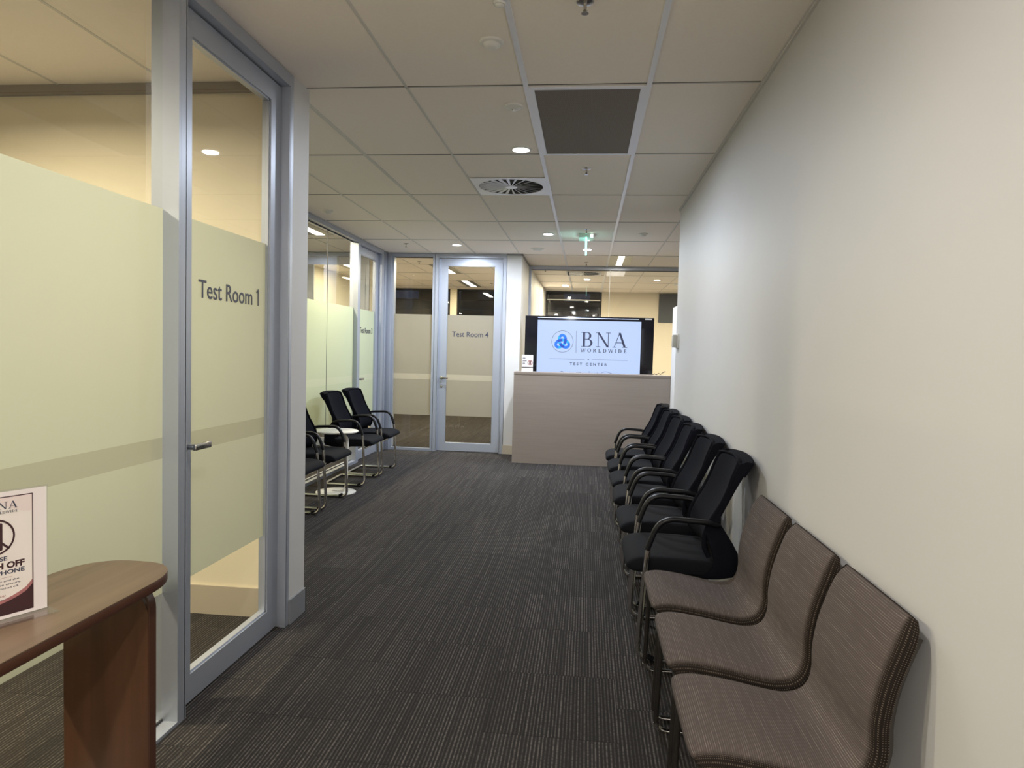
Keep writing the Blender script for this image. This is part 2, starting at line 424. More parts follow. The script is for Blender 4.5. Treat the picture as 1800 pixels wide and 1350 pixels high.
struct('floor', MB().box((-6.2, -7.2, -.1), (4.3, 11.8, 0)), CARPET, 'dark grey carpet tiles with fine ribs running down the corridor', 'floor')
struct('ceiling', MB().box((-6.2, -7.2, H), (4.3, 11.8, H+.1)), CEIL, 'off-white mineral fibre tiles of the suspended ceiling', 'ceiling')
g = MB(); n_ = MB(); sg = MB()
for i in range(-10, 8):
    x = .6*i
    if i in (0, 1): g.box((x-.0125, -7.1, H-.006), (x+.0125, 11.6, H+.01))
    else: n_.box((x-.007, -7.1, H-.003), (x+.007, 11.6, H+.01))
for j in range(-6, 10):
    y = 1.2*j; n_.box((-6.1, y-.005, H-.003), (4.2, y+.005, H+.01)); sg.box((-6.1, y-.011, H-.0012), (4.2, y-.005, H+.01))
n_.box((-1.2125, .03, H-.004), (-1.1875, 5.9, H+.01))
struct('trim_1', g, GRID, 'two wide bright metal rails of the ceiling grid over the corridor', 'ceiling trim')
struct('trim_2', n_, GRIDN, 'narrow pale rails of the ceiling grid', 'ceiling trim')
struct('trim_3', sg, GAP, 'thin dark gaps beside the cross rails of the ceiling', 'ceiling trim')
struct('wall_right', MB().box((1.14, -7.1, 0), (1.26, 3.0, H)), WALL, 'long plain off-white wall behind the right row of chairs', 'wall')
struct('trim_4', MB().box((1.128, -7.1, H-.012), (1.14, 3.0, H)).box((1.12, -7.1, H-.004), (1.14, 3.0, H)), GRIDN, 'pale angle strip where right wall meets ceiling', 'ceiling trim')
struct('wall_behind', MB().box((-6.2, -7.2, 0), (4.3, -7.1, H)), WALL, 'plain wall closing the corridor behind the viewer')
struct('wall_left_near', MB().box((-1.26, -7.1, 0), (-1.117, -3.35, H)), WALL, 'plain wall beside the first glazed test room')
struct('wall_pillar', MB().box((-1.222, -.160, 0), (-1.117, .03, H)).box((-6.1, -.07, 0), (-1.222, .03, H)), WALL, 'white wall end standing between first door and left chairs', 'wall')
struct('wall_room_one', MB().box((-6.1, -.085, 0), (-1.24, -.07, H)), WALLIN, 'beige painted wall inside the nearest test room')
struct('baseboard_pillar', MB().box((-1.117, -.161, 0), (-1.108, .038, .125)).box((-1.24, .03, 0), (-1.108, .038, .125)), SKIRT, 'grey skirting at the foot of white wall end', 'skirting')
struct('baseboard_room_one', MB().box((-6.1, -.098, 0), (-1.24, -.085, .15)), SKIRTB, 'beige skirting inside the nearest test room', 'skirting')
struct('trim_5', MB().box((-6.1, -.11, H-.05), (-1.24, -.07, H)), simple('brown_strip', (.30, .26, .22), .6), 'dark strip at ceiling inside the nearest test room', 'ceiling trim')
struct('wall_far_left', MB().box((-6.1, 5.95, 0), (-3.60, 6.03, H)).box((-3.60, 5.95, 2.66), (-2.72, 6.03, H)).box((-2.72, 5.95, 0), (-2.47, 6.03, H)), WALLIN, 'beige wall between third and fourth test rooms')
struct('wall_far_right', MB().box((-.77, 5.95, 0), (-.57, 6.05, H)).box((-.65, 6.05, 0), (-.57, 11.6, H)), WALL, 'narrow off-white wall beside reception, running back past the desk')
struct('wall_room_back', MB().box((-6.1, 11.45, 0), (-.65, 11.55, .95)).box((-2.62, 11.40, .95), (-2.48, 11.55, H)), WALLIN, 'low wall and post under dark windows of fourth test room')
struct('wall_board_back', MB().box((.62, 11.6, 0), (4.2, 11.7, H)).box((-.65, 11.6, 0), (.62, 11.7, .95)), simple('cream_wall', (.60, .54, .44), .7), 'cream end wall of the meeting room behind the screen')
struct('wall_room_four', MB().box((-4.25, 6.03, 0), (-4.12, 11.45, H)), WALLIN, 'beige side wall inside fourth test room')
struct('wall_outer_left', MB().box((-6.2, -7.1, 0), (-6.1, 11.7, H)), WALLIN, 'far left wall inside the test rooms')
struct('wall_outer_right', MB().box((4.2, -7.1, 0), (4.3, 11.7, H)), WALL, 'far right wall beyond reception')
struct('wall_return', MB().box((1.26, 2.9, 0), (4.2, 3.0, H)), WALL, 'return wall behind the right wall corner')
struct('trim_6', MB().box((-.77, 5.935, H-.02), (-.555, 5.95, H)).box((-.57, 5.935, H-.02), (-.555, 7.2, H)), SKIRT, 'dark angle strip at top of narrow wall by reception', 'ceiling trim')
struct('baseboard_far', MB().box((-.77, 5.938, 0), (-.56, 5.95, .12)), SKIRTB, 'pale skirting under narrow wall by reception', 'skirting')
struct('baseboard_room_back', MB().box((-6.1, 11.43, 0), (-.65, 11.45, .12)), SKIRTB, 'skirting under windows of fourth test room', 'skirting')

# fixed glazing.  local x along the wall, local -y towards the corridor
FZ = [(.49, .985), (.985, 1.062), (1.062, 1.88)]
def glazing(name, loc, rz, L, label, joints=(), fmat=FILM, bmat=None, gyf=.55, depth=.10, face=.035, films=True, x0f=0, head=.05):
    r = empty(name, loc, rz); tag(r, label, 'window', kind='structure')
    f = MB()
    d0, d1 = 0, depth
    f.box((0, d0, 0), (L, d1, face)); f.box((0, d0, H-head), (L, d1, H-.004))
    f.box((0, d0, face), (face, d1, H-head)); f.box((L-face, d0, face), (L, d1, H-head))
    f.build('frame', ALU, r)
    MB().box((face, depth*.55, face), (L-face, depth*.55+.006, face+.008)).box((face, depth*.55, H-head-.01), (L-face, depth*.55+.006, H-head)).build('gasket', ALUD, r)
    y = depth*gyf; bmat = bmat or BAND
    MB().quad((face, y, face), (L-face, y, face), (L-face, y, H-head), (face, y, H-head)).build('glass_pane', GLASS, r)
    if films:
        for z0, z1 in FZ:
            MB().quad((face+x0f, y-.002, z0), (L-face, y-.002, z0), (L-face, y-.002, z1), (face+x0f, y-.002, z1)).build('frosted_film' if z0 != .985 else 'clear_band', bmat if z0 == .985 else fmat, r)
    for x in joints:
        MB().box((x-.003, y-.004, face), (x+.003, y+.004, H-head)).build('glass_joint', ALUD if films else WHITEP, r)
    return r

def door(name, loc, rz, label, txt=None, leafw=.88, fmat=FILM, depth=.10, film_on=True, handle=True, J=.055, bmat=None):
    """frame outside 1.0 wide: jamb .055, leaf, jamb; leaf set back .05"""
    r = empty(name, loc, rz); tag(r, label, 'door', kind='structure')
    W = leafw+2*J; bmat = bmat or BAND; top = 2.645; y = .045
    f = MB()
    f.box((0, 0, 0), (J, depth, H-.004)).box((W-J, 0, 0), (W, depth, H-.004)).box((J, 0, top+.006), (W-J, depth, H-.004))
    f.box((J-.004, .0, 0), (J+.006, .03, top)); f.box((W-J-.006, 0, 0), (W-J+.004, .03, top))
    f.build('door_frame', ALU, r)
    a, b = J+.003, W-J-.003; st = .107
    l = MB()
    l.box((a, y, .008), (a+st, y+.045, top)).box((b-st, y, .008), (b, y+.045, top))
    l.box((a+st, y, .008), (b-st, y+.045, .115)).box((a+st, y, 2.552), (b-st, y+.045, top))
    l.build('door_leaf', ALU, r)
    bd = MB(); q = .008
    for (x0, z0, x1, z1) in ((a+st, .115, b-st, .115+q), (a+st, 2.552-q, b-st, 2.552), (a+st, .115, a+st+q, 2.552), (b-st-q, .115, b-st, 2.552)):
        bd.box((x0, y+.008, z0), (x1, y+.038, z1))
    bd.build('glazing_bead', ALU, r)
    gy = y+.022
    MB().quad((a+st, gy, .115), (b-st, gy, .115), (b-st, gy, 2.552), (a+st, gy, 2.552)).build('glass_pane', GLASS, r)
    if film_on:
        for z0, z1 in FZ:
            MB().quad((a+st+q, gy-.002, z0), (b-st-q, gy-.002, z0), (b-st-q, gy-.002, z1), (a+st+q, gy-.002, z1)).build('frosted_film' if z0 != .985 else 'clear_band', bmat if z0 == .985 else fmat, r)
    if txt:
        one = txt.endswith('1')
        text('lettering', txt, .075, INK, ((a+b)/2, gy-.005, 1.585), (1, 0, 0), (0, 0, 1), r, width=.505, bold=.0006)
        if one:     # flag of the figure one
            o = flatline(MB(), [(.2475, .0735), (.230, .058)], .0085, 0).build('lettering_flag', INK, r); xf(o, ((a+b)/2, gy-.0055, 1.585), (1, 0, 0), (0, 0, 1))
    if handle:
        hz = 1.015; hx = a+.052
        h = MB().tube([(hx, y, hz), (hx, y-.008, hz)], .026, 20).tube([(hx, y-.006, hz), (hx, y-.05, hz)], .011, 12)
        h.box((hx-.012, y-.060, hz-.012), (hx+.098, y-.047, hz+.012))
        h.tube([(hx, y, hz-.12), (hx, y-.006, hz-.12)], .018, 16)
        h.build('handle', STEEL, r, bevel=.002)
    return r

# near left wall (outer plane X=-1.117), far left wall (X=-2.41), end wall (Y=5.95)
glazing('window_1', (-1.117, -3.35, 0), PI/2, 2.239, 'large glazed panel with frosted film behind the wooden console', depth=.105, face=.012, gyf=.60)
door('door_1', (-1.117, -1.1105, 0), PI/2, 'silver framed glass door lettered Test Room 1', 'Test Room 1', depth=.105, J=.035)
glazing('window_2', (-2.41, .03, 0), PI/2, 4.69, 'long glazed wall with green-tinted frost behind the left chairs', joints=(1.3, 2.55, 3.80), fmat=FILMG, bmat=BAND2, depth=.10)
door('door_2', (-2.41, 4.72, 0), PI/2, 'silver framed glass door lettered Test Room 3', 'Test Room 3', fmat=FILMG, bmat=BAND2)
p = MB()
for a_, b_, d_ in ((5.71, 5.76, 0), (5.76, 5.82, -.02), (5.82, 5.87, 0), (5.87, 5.95, -.03)): p.box((-2.50, a_, 0), (-2.41+d_, b_, H-.004))
p.box((-2.47, 5.92, 0), (-2.36, 6.05, H-.004))
struct('trim_8', p, ALU, 'silver corner posts where the two glazed walls meet', 'trim', bevel=.002)
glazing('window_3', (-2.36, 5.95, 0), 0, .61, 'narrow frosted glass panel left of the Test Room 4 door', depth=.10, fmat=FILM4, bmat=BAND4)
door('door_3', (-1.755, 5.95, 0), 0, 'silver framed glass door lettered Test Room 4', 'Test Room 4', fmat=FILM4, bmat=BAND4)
glazing('window_4', (-.57, 7.2, 0), 0, 4.75, 'clear glass partition behind the reception screen', joints=(1.22, 2.4), films=False, depth=.06, head=.055)
door('door_4', (-3.66, 5.93, 0), 0, 'plain silver framed door seen through the green-tinted glass', None, film_on=False, handle=False)

def outside_window(name, x0, x1, Y, rails, label, z0=.95):
    r = empty(name, (x0, Y, z0)); tag(r, label, 'window', kind='structure'); L = x1-x0; h = H-z0
    f = MB().box((0, 0, 0), (L, .08, .05)).box((0, 0, h-.04), (L, .08, h))
    k = max(1, round(L/1.45))
    for i in range(k+1): x = L*i/k; f.box((max(0, x-.035), 0, 0), (min(L, x+.035), .08, h))
    f.build('frame', BLACKP, r)
    for z in rails: MB().box((.03, -.02, z-z0), (L-.03, .0, z-z0+.022)).build('blind_rail', WHITEP, r)
    MB().quad((0, .05, 0), (L, .05, 0), (L, .05, h), (0, .05, h)).build('glass_pane', GLASSW, r)
    return r
outside_window('window_5', -2.48, -.65, 11.47, (), 'dark night window at the right of fourth test room')
outside_window('window_6', -4.12, -2.62, 11.47, (), 'dark night window at the left of fourth test room')
outside_window('window_7', -.57, .62, 11.62, (2.52,), 'dark night window with pale blind rail behind the screen')

# building across the street, seen dimly through the windows
bl = empty('office_building', (-4, 24, -6)); tag(bl, 'dim office block at night with faint blue windows across the street', 'building')
MB().box((-16, 0, 0), (12, 8, 22)).build('facade', simple('night_facade', (.10, .075, .06), .8, var=.3, scale=1), bl)
fr = MB()
for z in range(0, 22, 3): fr.box((-16, -.15, z), (12, 0, z+.35))
fr.build('floor_slab', simple('facade_band', (.22, .20, .19), .7), bl)
BLUEW = emis('dim_blue_window', (.10, .13, .25), .14); DIMW = emis('faint_window', (.05, .05, .06), .2); LITW = emis('lit_office_window', (.75, .8, 1.0), .4)
random.seed(3)
for zi in (6.8, 9.4):
    for xi in range(-6, 8):
        mt = BLUEW if xi % 3 else DIMW
        if (xi, zi) in ((-4, 9.4), (-1, 6.8)): mt = LITW
        wx = xi*1.7
        MB().box((wx, -.05, zi), (wx+1.0, 0, zi+1.15)).build('window', mt, bl)

# ------------------------------------------------------------------ ceiling fittings
LENS = emis('downlight_lens', (.95, .98, 1.0), 14); LENSW = emis('warm_lens', (1, .93, .8), 9)
def downlight(x, y, label, power, col=COOL, group=None, lens=LENS, r_=.052, spread=178):
    r = empty('downlight', (x, y, H)); tag(r, label, 'ceiling light', group)
    n = 32; mb = MB()
    mb.lathe((0, 0, 0), [(r_+.016, 0), (r_+.014, -.005), (r_+.004, -.008), (r_, -.004)], n)
    mb.build('trim_ring', WHITEP, r, smooth=40)
    MB().lathe((0, 0, 0), [(r_, -.008), (r_*.98, -.010), (r_*.8, -.011)], n).build('lens', lens, r)
    area_light('downlight_lamp', (0, 0, -.014), power, col, r_*1.8, spread=spread, parent=r)
    return r
downlight(-.125, 1.08, 'lit round downlight beside the large grey return grille', P_DOWN*.64)
downlight(-.125, 4.32, 'lit round downlight left of the hanging exit sign', P_DOWN*1.2)
downlight(-1.313, 5.17, 'lit round downlight in front of the Test Room 4 door', P_DOWN*.95)
downlight(.302, 5.445, 'lit round downlight over the reception desk behind the exit sign', P_DOWN*.6)
downlight(-.125, -2.16, 'round downlight overhead near the brown chairs, above the frame', P_DOWN_NEAR, NEUT)
downlight(-.125, -5.4, 'round downlight behind the viewer', P_DOWN_NEAR*1.3, NEUT)
downlight(-.75, -6.3, 'left added fill light, unseen at the closed end behind the viewer', 60, NEUT)  # added fill lamp, brightens the end walls and so the ceiling
downlight(.55, -6.3, 'right added fill light, unseen at the closed end behind the viewer', 60, NEUT)  # second added fill lamp, same purpose
downlight(.303, 8.98, 'warm downlight in the meeting room near the swirl vent', P_BOARD*.25, WARM, lens=LENSW)
downlight(-.106, 10.3, 'warm downlight at the back left of the meeting room ceiling', P_BOARD*.25, WARM, lens=LENSW)
downlight(1.52, 9.0, 'warm downlight at the right of the meeting room ceiling', P_BOARD*.35, WARM, lens=LENSW)

def troffer(x, y0, y1, label, power, col=WARM, wdt=.30, lens_w=.10, group=None, body=None, lens=None, lamp_w=None):
    r = empty('strip_light', (x, (y0+y1)/2, H)); tag(r, label, 'ceiling light', group); L = (y1-y0)/2
    MB().box((-wdt/2, -L, -.006), (-lens_w/2, L, .01)).box((lens_w/2, -L, -.006), (wdt/2, L, .01)).build('housing', body or GREYB, r)
    MB().box((-lens_w/2, -L+.03, -.009), (lens_w/2, L-.03, .0)).build('diffuser', lens or LENSW, r)
    area_light('strip_lamp', (0, 0, -.014), power, col, lamp_w or lens_w, 2*L-.06, parent=r)
    return r
GREYB = simple('grey_reflector', (.30, .29, .26), .4, metal=.3)
PALEB = simple('pale_reflector', (.75, .72, .60), .4)
troffer(-1.985, 7.2, 8.4, 'lit strip light nearer the door in fourth test room', P_ROOM4)
troffer(-2.0, 9.6, 10.8, 'lit strip light nearer the windows in fourth test room', P_ROOM4)
troffer(-3.5, 7.2, 8.4, 'strip light at far left of fourth test room', P_ROOM4*.35)
troffer(-2.80, 3.2, 4.5, 'lit strip light close behind the green-tinted glass', P_ROOM3)
troffer(-4.2, 1.6, 2.8, 'strip light deep inside the third test room', P_ROOM3)
downlight(-2.25, -1.35, 'warm downlight inside the nearest test room by its door', P_ROOM1, WARM, lens=LENSW, spread=165)
downlight(-2.4, -3.4, 'warm downlight inside the nearest test room behind the console', P_ROOM1, WARM, lens=LENSW, spread=165)
downlight(-4.2, -1.8, 'warm downlight deep inside the nearest test room', P_ROOM1, WARM, lens=LENSW, spread=165)
troffer(.765, 6.03, 7.05, 'pale strip light above the screen behind the desk', 5, (1, .95, .85), .31, .085, body=PALEB, lamp_w=.29, lens=emis('soft_lens', (1, .96, .85), 1.5))
troffer(2.6, 8.4, 9.6, 'strip light at the right end of the meeting room', P_BOARD)

def sprinkler(x, y, label):
    r = empty('sprinkler', (x, y, H)); tag(r, label, 'sprinkler')
    MB().lathe((0, 0, 0), [(.034, 0), (.032, -.004), (.016, -.008)], 24).build('rosette', STEEL, r, smooth=40)
    MB().lathe((0, 0, 0), [(.007, -.006), (.006, -.030), (.010, -.034), (.004, -.040)], 12).build('nozzle', STEEL, r, smooth=40)
    MB().lathe((0, 0, 0), [(.014, -.042), (.014, -.044)], 16).build('deflector', STEEL, r)
for x, y, l in ((.293, -.809, 'chrome sprinkler head at the top edge of the view'), (.297, 1.561, 'chrome sprinkler head just behind the grey return grille'),
                (.296, 4.017, 'chrome sprinkler head right in front of the exit sign'), (.294, 6.726, 'chrome sprinkler head above the reception screen'),
                (-1.943, 5.114, 'sprinkler head near the Test Room 3 door'), (-2.2, 6.85, 'sprinkler head inside fourth test room above its narrow panel'),
                (-1.55, 10.1, 'sprinkler head inside fourth test room near the windows'), (-2.75, 3.35, 'sprinkler head behind the green-tinted glass'), (-.35, 7.6, 'sprinkler head in the meeting room by its left wall')):
    sprinkler(x, y, l)

def detector(x, y, label, R_=.05, typ='smoke_detector', cat='detector', h=.03):
    r = empty(typ, (x, y, H)); tag(r, label, cat)
    MB().lathe((0, 0, 0), [(R_, 0), (R_, -.008), (R_*.9, -.012)], 32).build('base', WHITEP, r, smooth=40)
    MB().lathe((0, 0, 0), [(R_*.72, -.011), (R_*.66, -h*.7), (R_*.35, -h)], 28).build('sensor_dome', WHITEP, r, smooth=50)
    return r
detector(-.103, -.493, 'white domed motion sensor nearest the viewer', .052, 'motion_sensor', 'sensor')
d = detector(-.09, .284, 'white emergency light left of the grey return grille', .05, 'emergency_light', 'emergency light', .02)
MB().lathe((0, 0, 0), [(.010, -.018), (.008, -.026)], 12).build('lamp_lens', STEEL, d)
detector(-.323, 5.438, 'white smoke detector near the narrow wall by reception', .085)
detector(.91, 4.274, 'white smoke detector right of the exit sign', .05)
detector(-2.178, 3.085, 'small white smoke detector near the left glazed wall', .045)
detector(-.027, -.827, 'half cut-off grey sensor at the top of the view', .025, 'motion_sensor', 'sensor', .02)
detector(1.93, 9.6, 'ceiling sensor at right of the meeting room', .07, 'motion_sensor', 'sensor', .05)

# return grille
r = empty('air_return_grille', (.3, .61, H)); tag(r, 'large square grey perforated air return grille in the ceiling', 'air vent')
f = MB()
for a, b in (((-.2875, -.59, -.008), (-.262, .59, .0)), ((.262, -.59, -.008), (.2875, .59, 0)), ((-.262, -.59, -.008), (.262, -.565, 0)), ((-.262, .565, -.008), (.262, .59, 0))): f.box(a, b)
f.build('frame', GRID, r); MB().box((-.262, -.565, -.004), (.262, .565, 0)).build('perforated_panel', PERF, r)

def swirl(x, y, label, R_=.255, hw=.288):
    r = empty('swirl_diffuser', (x, y, H)); tag(r, label, 'air vent')
    n = 48; vs = []; fs = []
    for i in range(n):
        a = 2*PI*i/n; c_, s_ = math.cos(a), math.sin(a); k = hw/max(abs(c_), abs(s_))
        vs += [(c_*R_, s_*R_, -.006), (c_*k, s_*k, -.006)]
    for i in range(n): j = (i+1) % n; fs.append((2*i, 2*i+1, 2*j+1, 2*j))
    mb = MB(); mb.add(vs, fs); mb.build('face_plate', GRID, r)
    MB().disc((0, 0, -.0012), R_, 40, True).build('dark_throat', DARKIN, r)
    for i in range(24):
        a = 2*PI*i/24; d_ = Vector((math.cos(a), math.sin(a), 0)); t_ = Vector((-d_.y, d_.x, 0))
        p0, p1 = d_*.045, d_*R_*.985
        w0, w1 = .0035, .012
        mb = MB(); q = [p0-t_*w0, p1-t_*w1, p1+t_*w1, p0+t_*w0]
        zz = [-.009, -.009, -.0025, -.0025]
        mb.add([(v.x, v.y, z) for v, z in zip(q, zz)] + [(v.x, v.y, z+.001) for v, z in zip(q, zz)], [(0,1,2,3), (7,6,5,4), (0,4,5,1), (1,5,6,2), (2,6,7,3), (3,7,4,0)])
        mb.build('blade', GRID, r)
    MB().lathe((0, 0, 0), [(.05, -.003), (.05, -.009), (.04, -.011)], 24).build('hub', GRID, r)
swirl(-.3, 2.1, 'round swirl air diffuser with radial blades over the corridor')
swirl(.25, 8.15, 'swirl air diffuser in the meeting room ceiling')

# exit sign: edge-on hanging blade
r = empty('exit_sign', (.294, 4.38, H)); tag(r, 'green-lit hanging exit sign seen edge-on', 'exit sign')
MB().box((-.08, -.12, -.048), (.08, .12, 0)).build('housing', simple('pale_green_housing', (.55, .68, .62), .3), r, bevel=.004)
MB().box((-.010, -.15, -.205), (.010, .15, -.048)).build('sign_blade', emis('exit_blade', (.42, .95, .80), 1.6), r)
MB().box((.045, -.126, -.045), (.075, -.12, -.01)).build('status_lamp', emis('status_lamp', (.9, 1, .9), 2), r)

# ------------------------------------------------------------------ black visitor chairs (local +x faces the aisle, x=0 touches wall)
def black_chair():
    r = empty('visitor_chair'); hw = .225
    # seat: rounded cushion
    prof = [(.10, .418), (.10, .455), (.13, .472), (.30, .480), (.46, .482), (.53, .470), (.562, .440), (.560, .415), (.52, .398), (.30, .392), (.12, .395)]
    mb = MB(); ys = [-.235, -.225, -.19, -.1, 0, .1, .19, .225, .235]; sc = [.80, .93, 1, 1, 1, 1, 1, .93, .80]
    cx, cz = .33, .435; n = len(prof); vs = []; fs = []
    for y, k in zip(ys, sc):
        for (x, z) in prof:
            kk = 1-(1-k)*.30
            xx = cx+(x-cx)*(1-(1-k)*.35); zz = cz+(z-cz)*k
            vs.append((xx, y, zz))
    for i in range(len(ys)-1):
        for j in range(n): q = (j+1) % n; fs.append((i*n+j, i*n+q, (i+1)*n+q, (i+1)*n+j))
    fs += [tuple(range(n)), tuple((len(ys)-1)*n+j for j in range(n))[::-1]]
    mb.add(vs, fs); mb.build('seat', BLACKF, r, smooth=60, subsurf=1)
    # back: mesh panel with concave curve across its width
    fp = [(.052, .918), (.075, .86), (.098, .79), (.125, .73), (.155, .68), (.182, .63), (.195, .58), (.192, .53), (.17, .49)]
    hwv = [.215, .222, .228, .230, .230, .228, .226, .225, .224]
    m_ = 10
    def sheet(off, k0=0, inset=0.0, thick=.006, zcut=None, hwvv=hwv):
        mb = MB(); vs = []; fs = []
        rows = list(zip(fp, hwvv))
        for (x, z), h_ in rows:
            for i in range(m_+1):
                u = -1+2*i/m_; vs.append((x+off-.028*(1-u*u)+.018, u*(h_-inset), z+.012*(1-u*u)*(1 if z > .9 else 0)))
        N = len(vs)
        vs += [(x-thick, y, z) for x, y, z in vs]
        nr = len(rows)
        for a in range(nr-1):
            for i in range(m_):
                p = a*(m_+1)+i; fs.append((p, p+1, p+m_+2, p+m_+1)); fs.append((N+p+m_+1, N+p+m_+2, N+p+1, N+p))
        for i in range(m_): fs.append((i, N+i, N+i+1, i+1)); q = (nr-1)*(m_+1)+i; fs.append((q, q+1, N+q+1, N+q))
        for a in range(nr-1):
            p = a*(m_+1); fs.append((p, p+m_+1, N+p+m_+1, N+p)); p += m_; fs.append((p, N+p, N+p+m_+1, p+m_+1))
        mb.add(vs, fs); return mb
    sheet(.006, inset=.022, thick=.012).build('back_mesh', BLACKM, r, smooth=70, subsurf=1)
    # rim frame around the back and its rear shell
    rim = []
    L_ = []; R2 = []
    for (x, z), h_ in zip(fp, hwv): L_.append((x+.016, -h_, z)); R2.append((x+.016, h_, z))
    top = [(fp[0][0]-.028*(1-u*u)+.016, u*hwv[0], fp[0][1]+.014*(1-u*u)) for u in [-.8, -.5, 0, .5, .8]]
    path = L_[::-1]+top+R2
    MB().tube(path, .0085, 10, (1.4, .8)).build('back_rim', BLACKM, r, smooth=60)
    shell = [(.004, .930), (.022, .905), (.050, .862), (.080, .805), (.114, .735), (.140, .680), (.140, .645), (.088, .565), (.060, .515), (.055, .43), (.075, .405), (.14, .392), (.22, .398), (.175, .44), (.165, .475), (.180, .53), (.198, .575), (.207, .61), (.198, .645), (.172, .69), (.145, .735), (.118, .795), (.094, .862), (.070, .922), (.035, .934)]
    for s_ in (-1, 1):
        MB().prism(shell, lambda p, t: (p[0], t, p[1]), s_*.222, s_*.236).build('back_bracket', BLACKM, r, bevel=.004)
    mb = MB(); vs = []; fs = []      # curled top lip and lower pan join both brackets
    lip = [(.060, .914), (.034, .922), (.008, .932), (.000, .926), (.014, .900), (.038, .862), (.048, .866), (.028, .906), (.040, .910)]
    n = len(lip)
    for i in range(13):
        u = -1+2*i/12
        for x, z in lip: vs.append((x-.026*(1-u*u)+.004, u*.232, z+.010*(1-u*u)))
    for i in range(12):
        for j in range(n): q = (j+1) % n; fs.append((i*n+j, i*n+q, (i+1)*n+q, (i+1)*n+j))
    fs += [tuple(range(n)), tuple(12*n+j for j in range(n))[::-1]]
    mb.add(vs, fs).build('top_lip', BLACKM, r, smooth=50)
    pan = [(.085, .47), (.060, .50), (.055, .43), (.075, .405), (.14, .390), (.30, .382), (.30, .393), (.14, .402), (.09, .42)]
    MB().prism(pan, lambda p, t: (p[0], t, p[1]), -.225, .225).build('seat_pan', BLACKP, r, smooth=40)
    a0 = .262
    for s_ in (-1, 1):
        y = s_*a0
        arm = fillet([(.150, s_*.235, .640), (.20, y, .657), (.415, y, .668), (.468, y, .52)], [.04, .085], 8)
        MB().tube(arm, [.013]+[.0155]*(len(arm)-2)+[.0155], 12, (.85, 1.15)).build('armrest', BLACKP, r, smooth=60)
        leg = fillet([(.462, y, .54), (.472, y, .45), (.500, y, .013), (.075, y, .013), (.075, s_*.20, .013)], [.01, .065, .05], 7)
        MB().tube(leg, .0125, 12).build('leg', CHROME, r, smooth=60)
        MB().tube([(.455, y, .030), (.425, y, .0135)], .0150, 10).build('glide', BLACKP, r, smooth=60)
    MB().tube([(.075, -.21, .013), (.075, .21, .013)], .0125, 10).build('cross_bar', CHROME, r, smooth=60)
    MB().tube([(.474, -.262, .385), (.474, .262, .385)], .011, 10).build('seat_bar', CHROME, r, smooth=60)
    return r
bc = black_chair()
GR = 'black chairs along the right wall'; GL = 'black chairs along the left glazing'
spots = [(0, -.04, 1.105, PI, 'black cantilever visitor chair next to the brown fabric chairs', GR),
         (0, .655, 1.105, PI+.02, 'black visitor chair, second of right row counted from the brown chairs', GR),
         (0, 1.335, 1.105, PI-.02, 'black visitor chair, third of right row counted from the brown chairs', GR),
         (0, 1.93, 1.105, PI+.03, 'black visitor chair, third of right row counted from the reception desk', GR),
         (0, 2.57, 1.105, PI, 'black visitor chair, second of right row counted from the reception desk', GR),
         (0, 3.22, 1.105, PI-.02, 'black visitor chair at the reception desk end of the right row', GR),
         (0, 4.20, -2.345, 0.0, 'black visitor chair on the left nearest the Test Room 3 door', GL),
         (0, 3.58, -2.355, .02, 'black visitor chair on the left just beyond the white side table', GL),
         (0, 2.52, -2.345, 0.0, 'black visitor chair on the left just in front of the white side table', GL),
         (0, 1.83, -2.335, 0.0, 'black visitor chair on the left mostly hidden by the white wall end', GL)]
for i, (_, y, x, rz, lab, gr) in enumerate(spots):
    o = bc if i == 0 else copy_tree(bc)
    o.location = (x, y, 0); o.rotation_euler = (0, 0, rz); tag(o, lab, 'chair', gr)

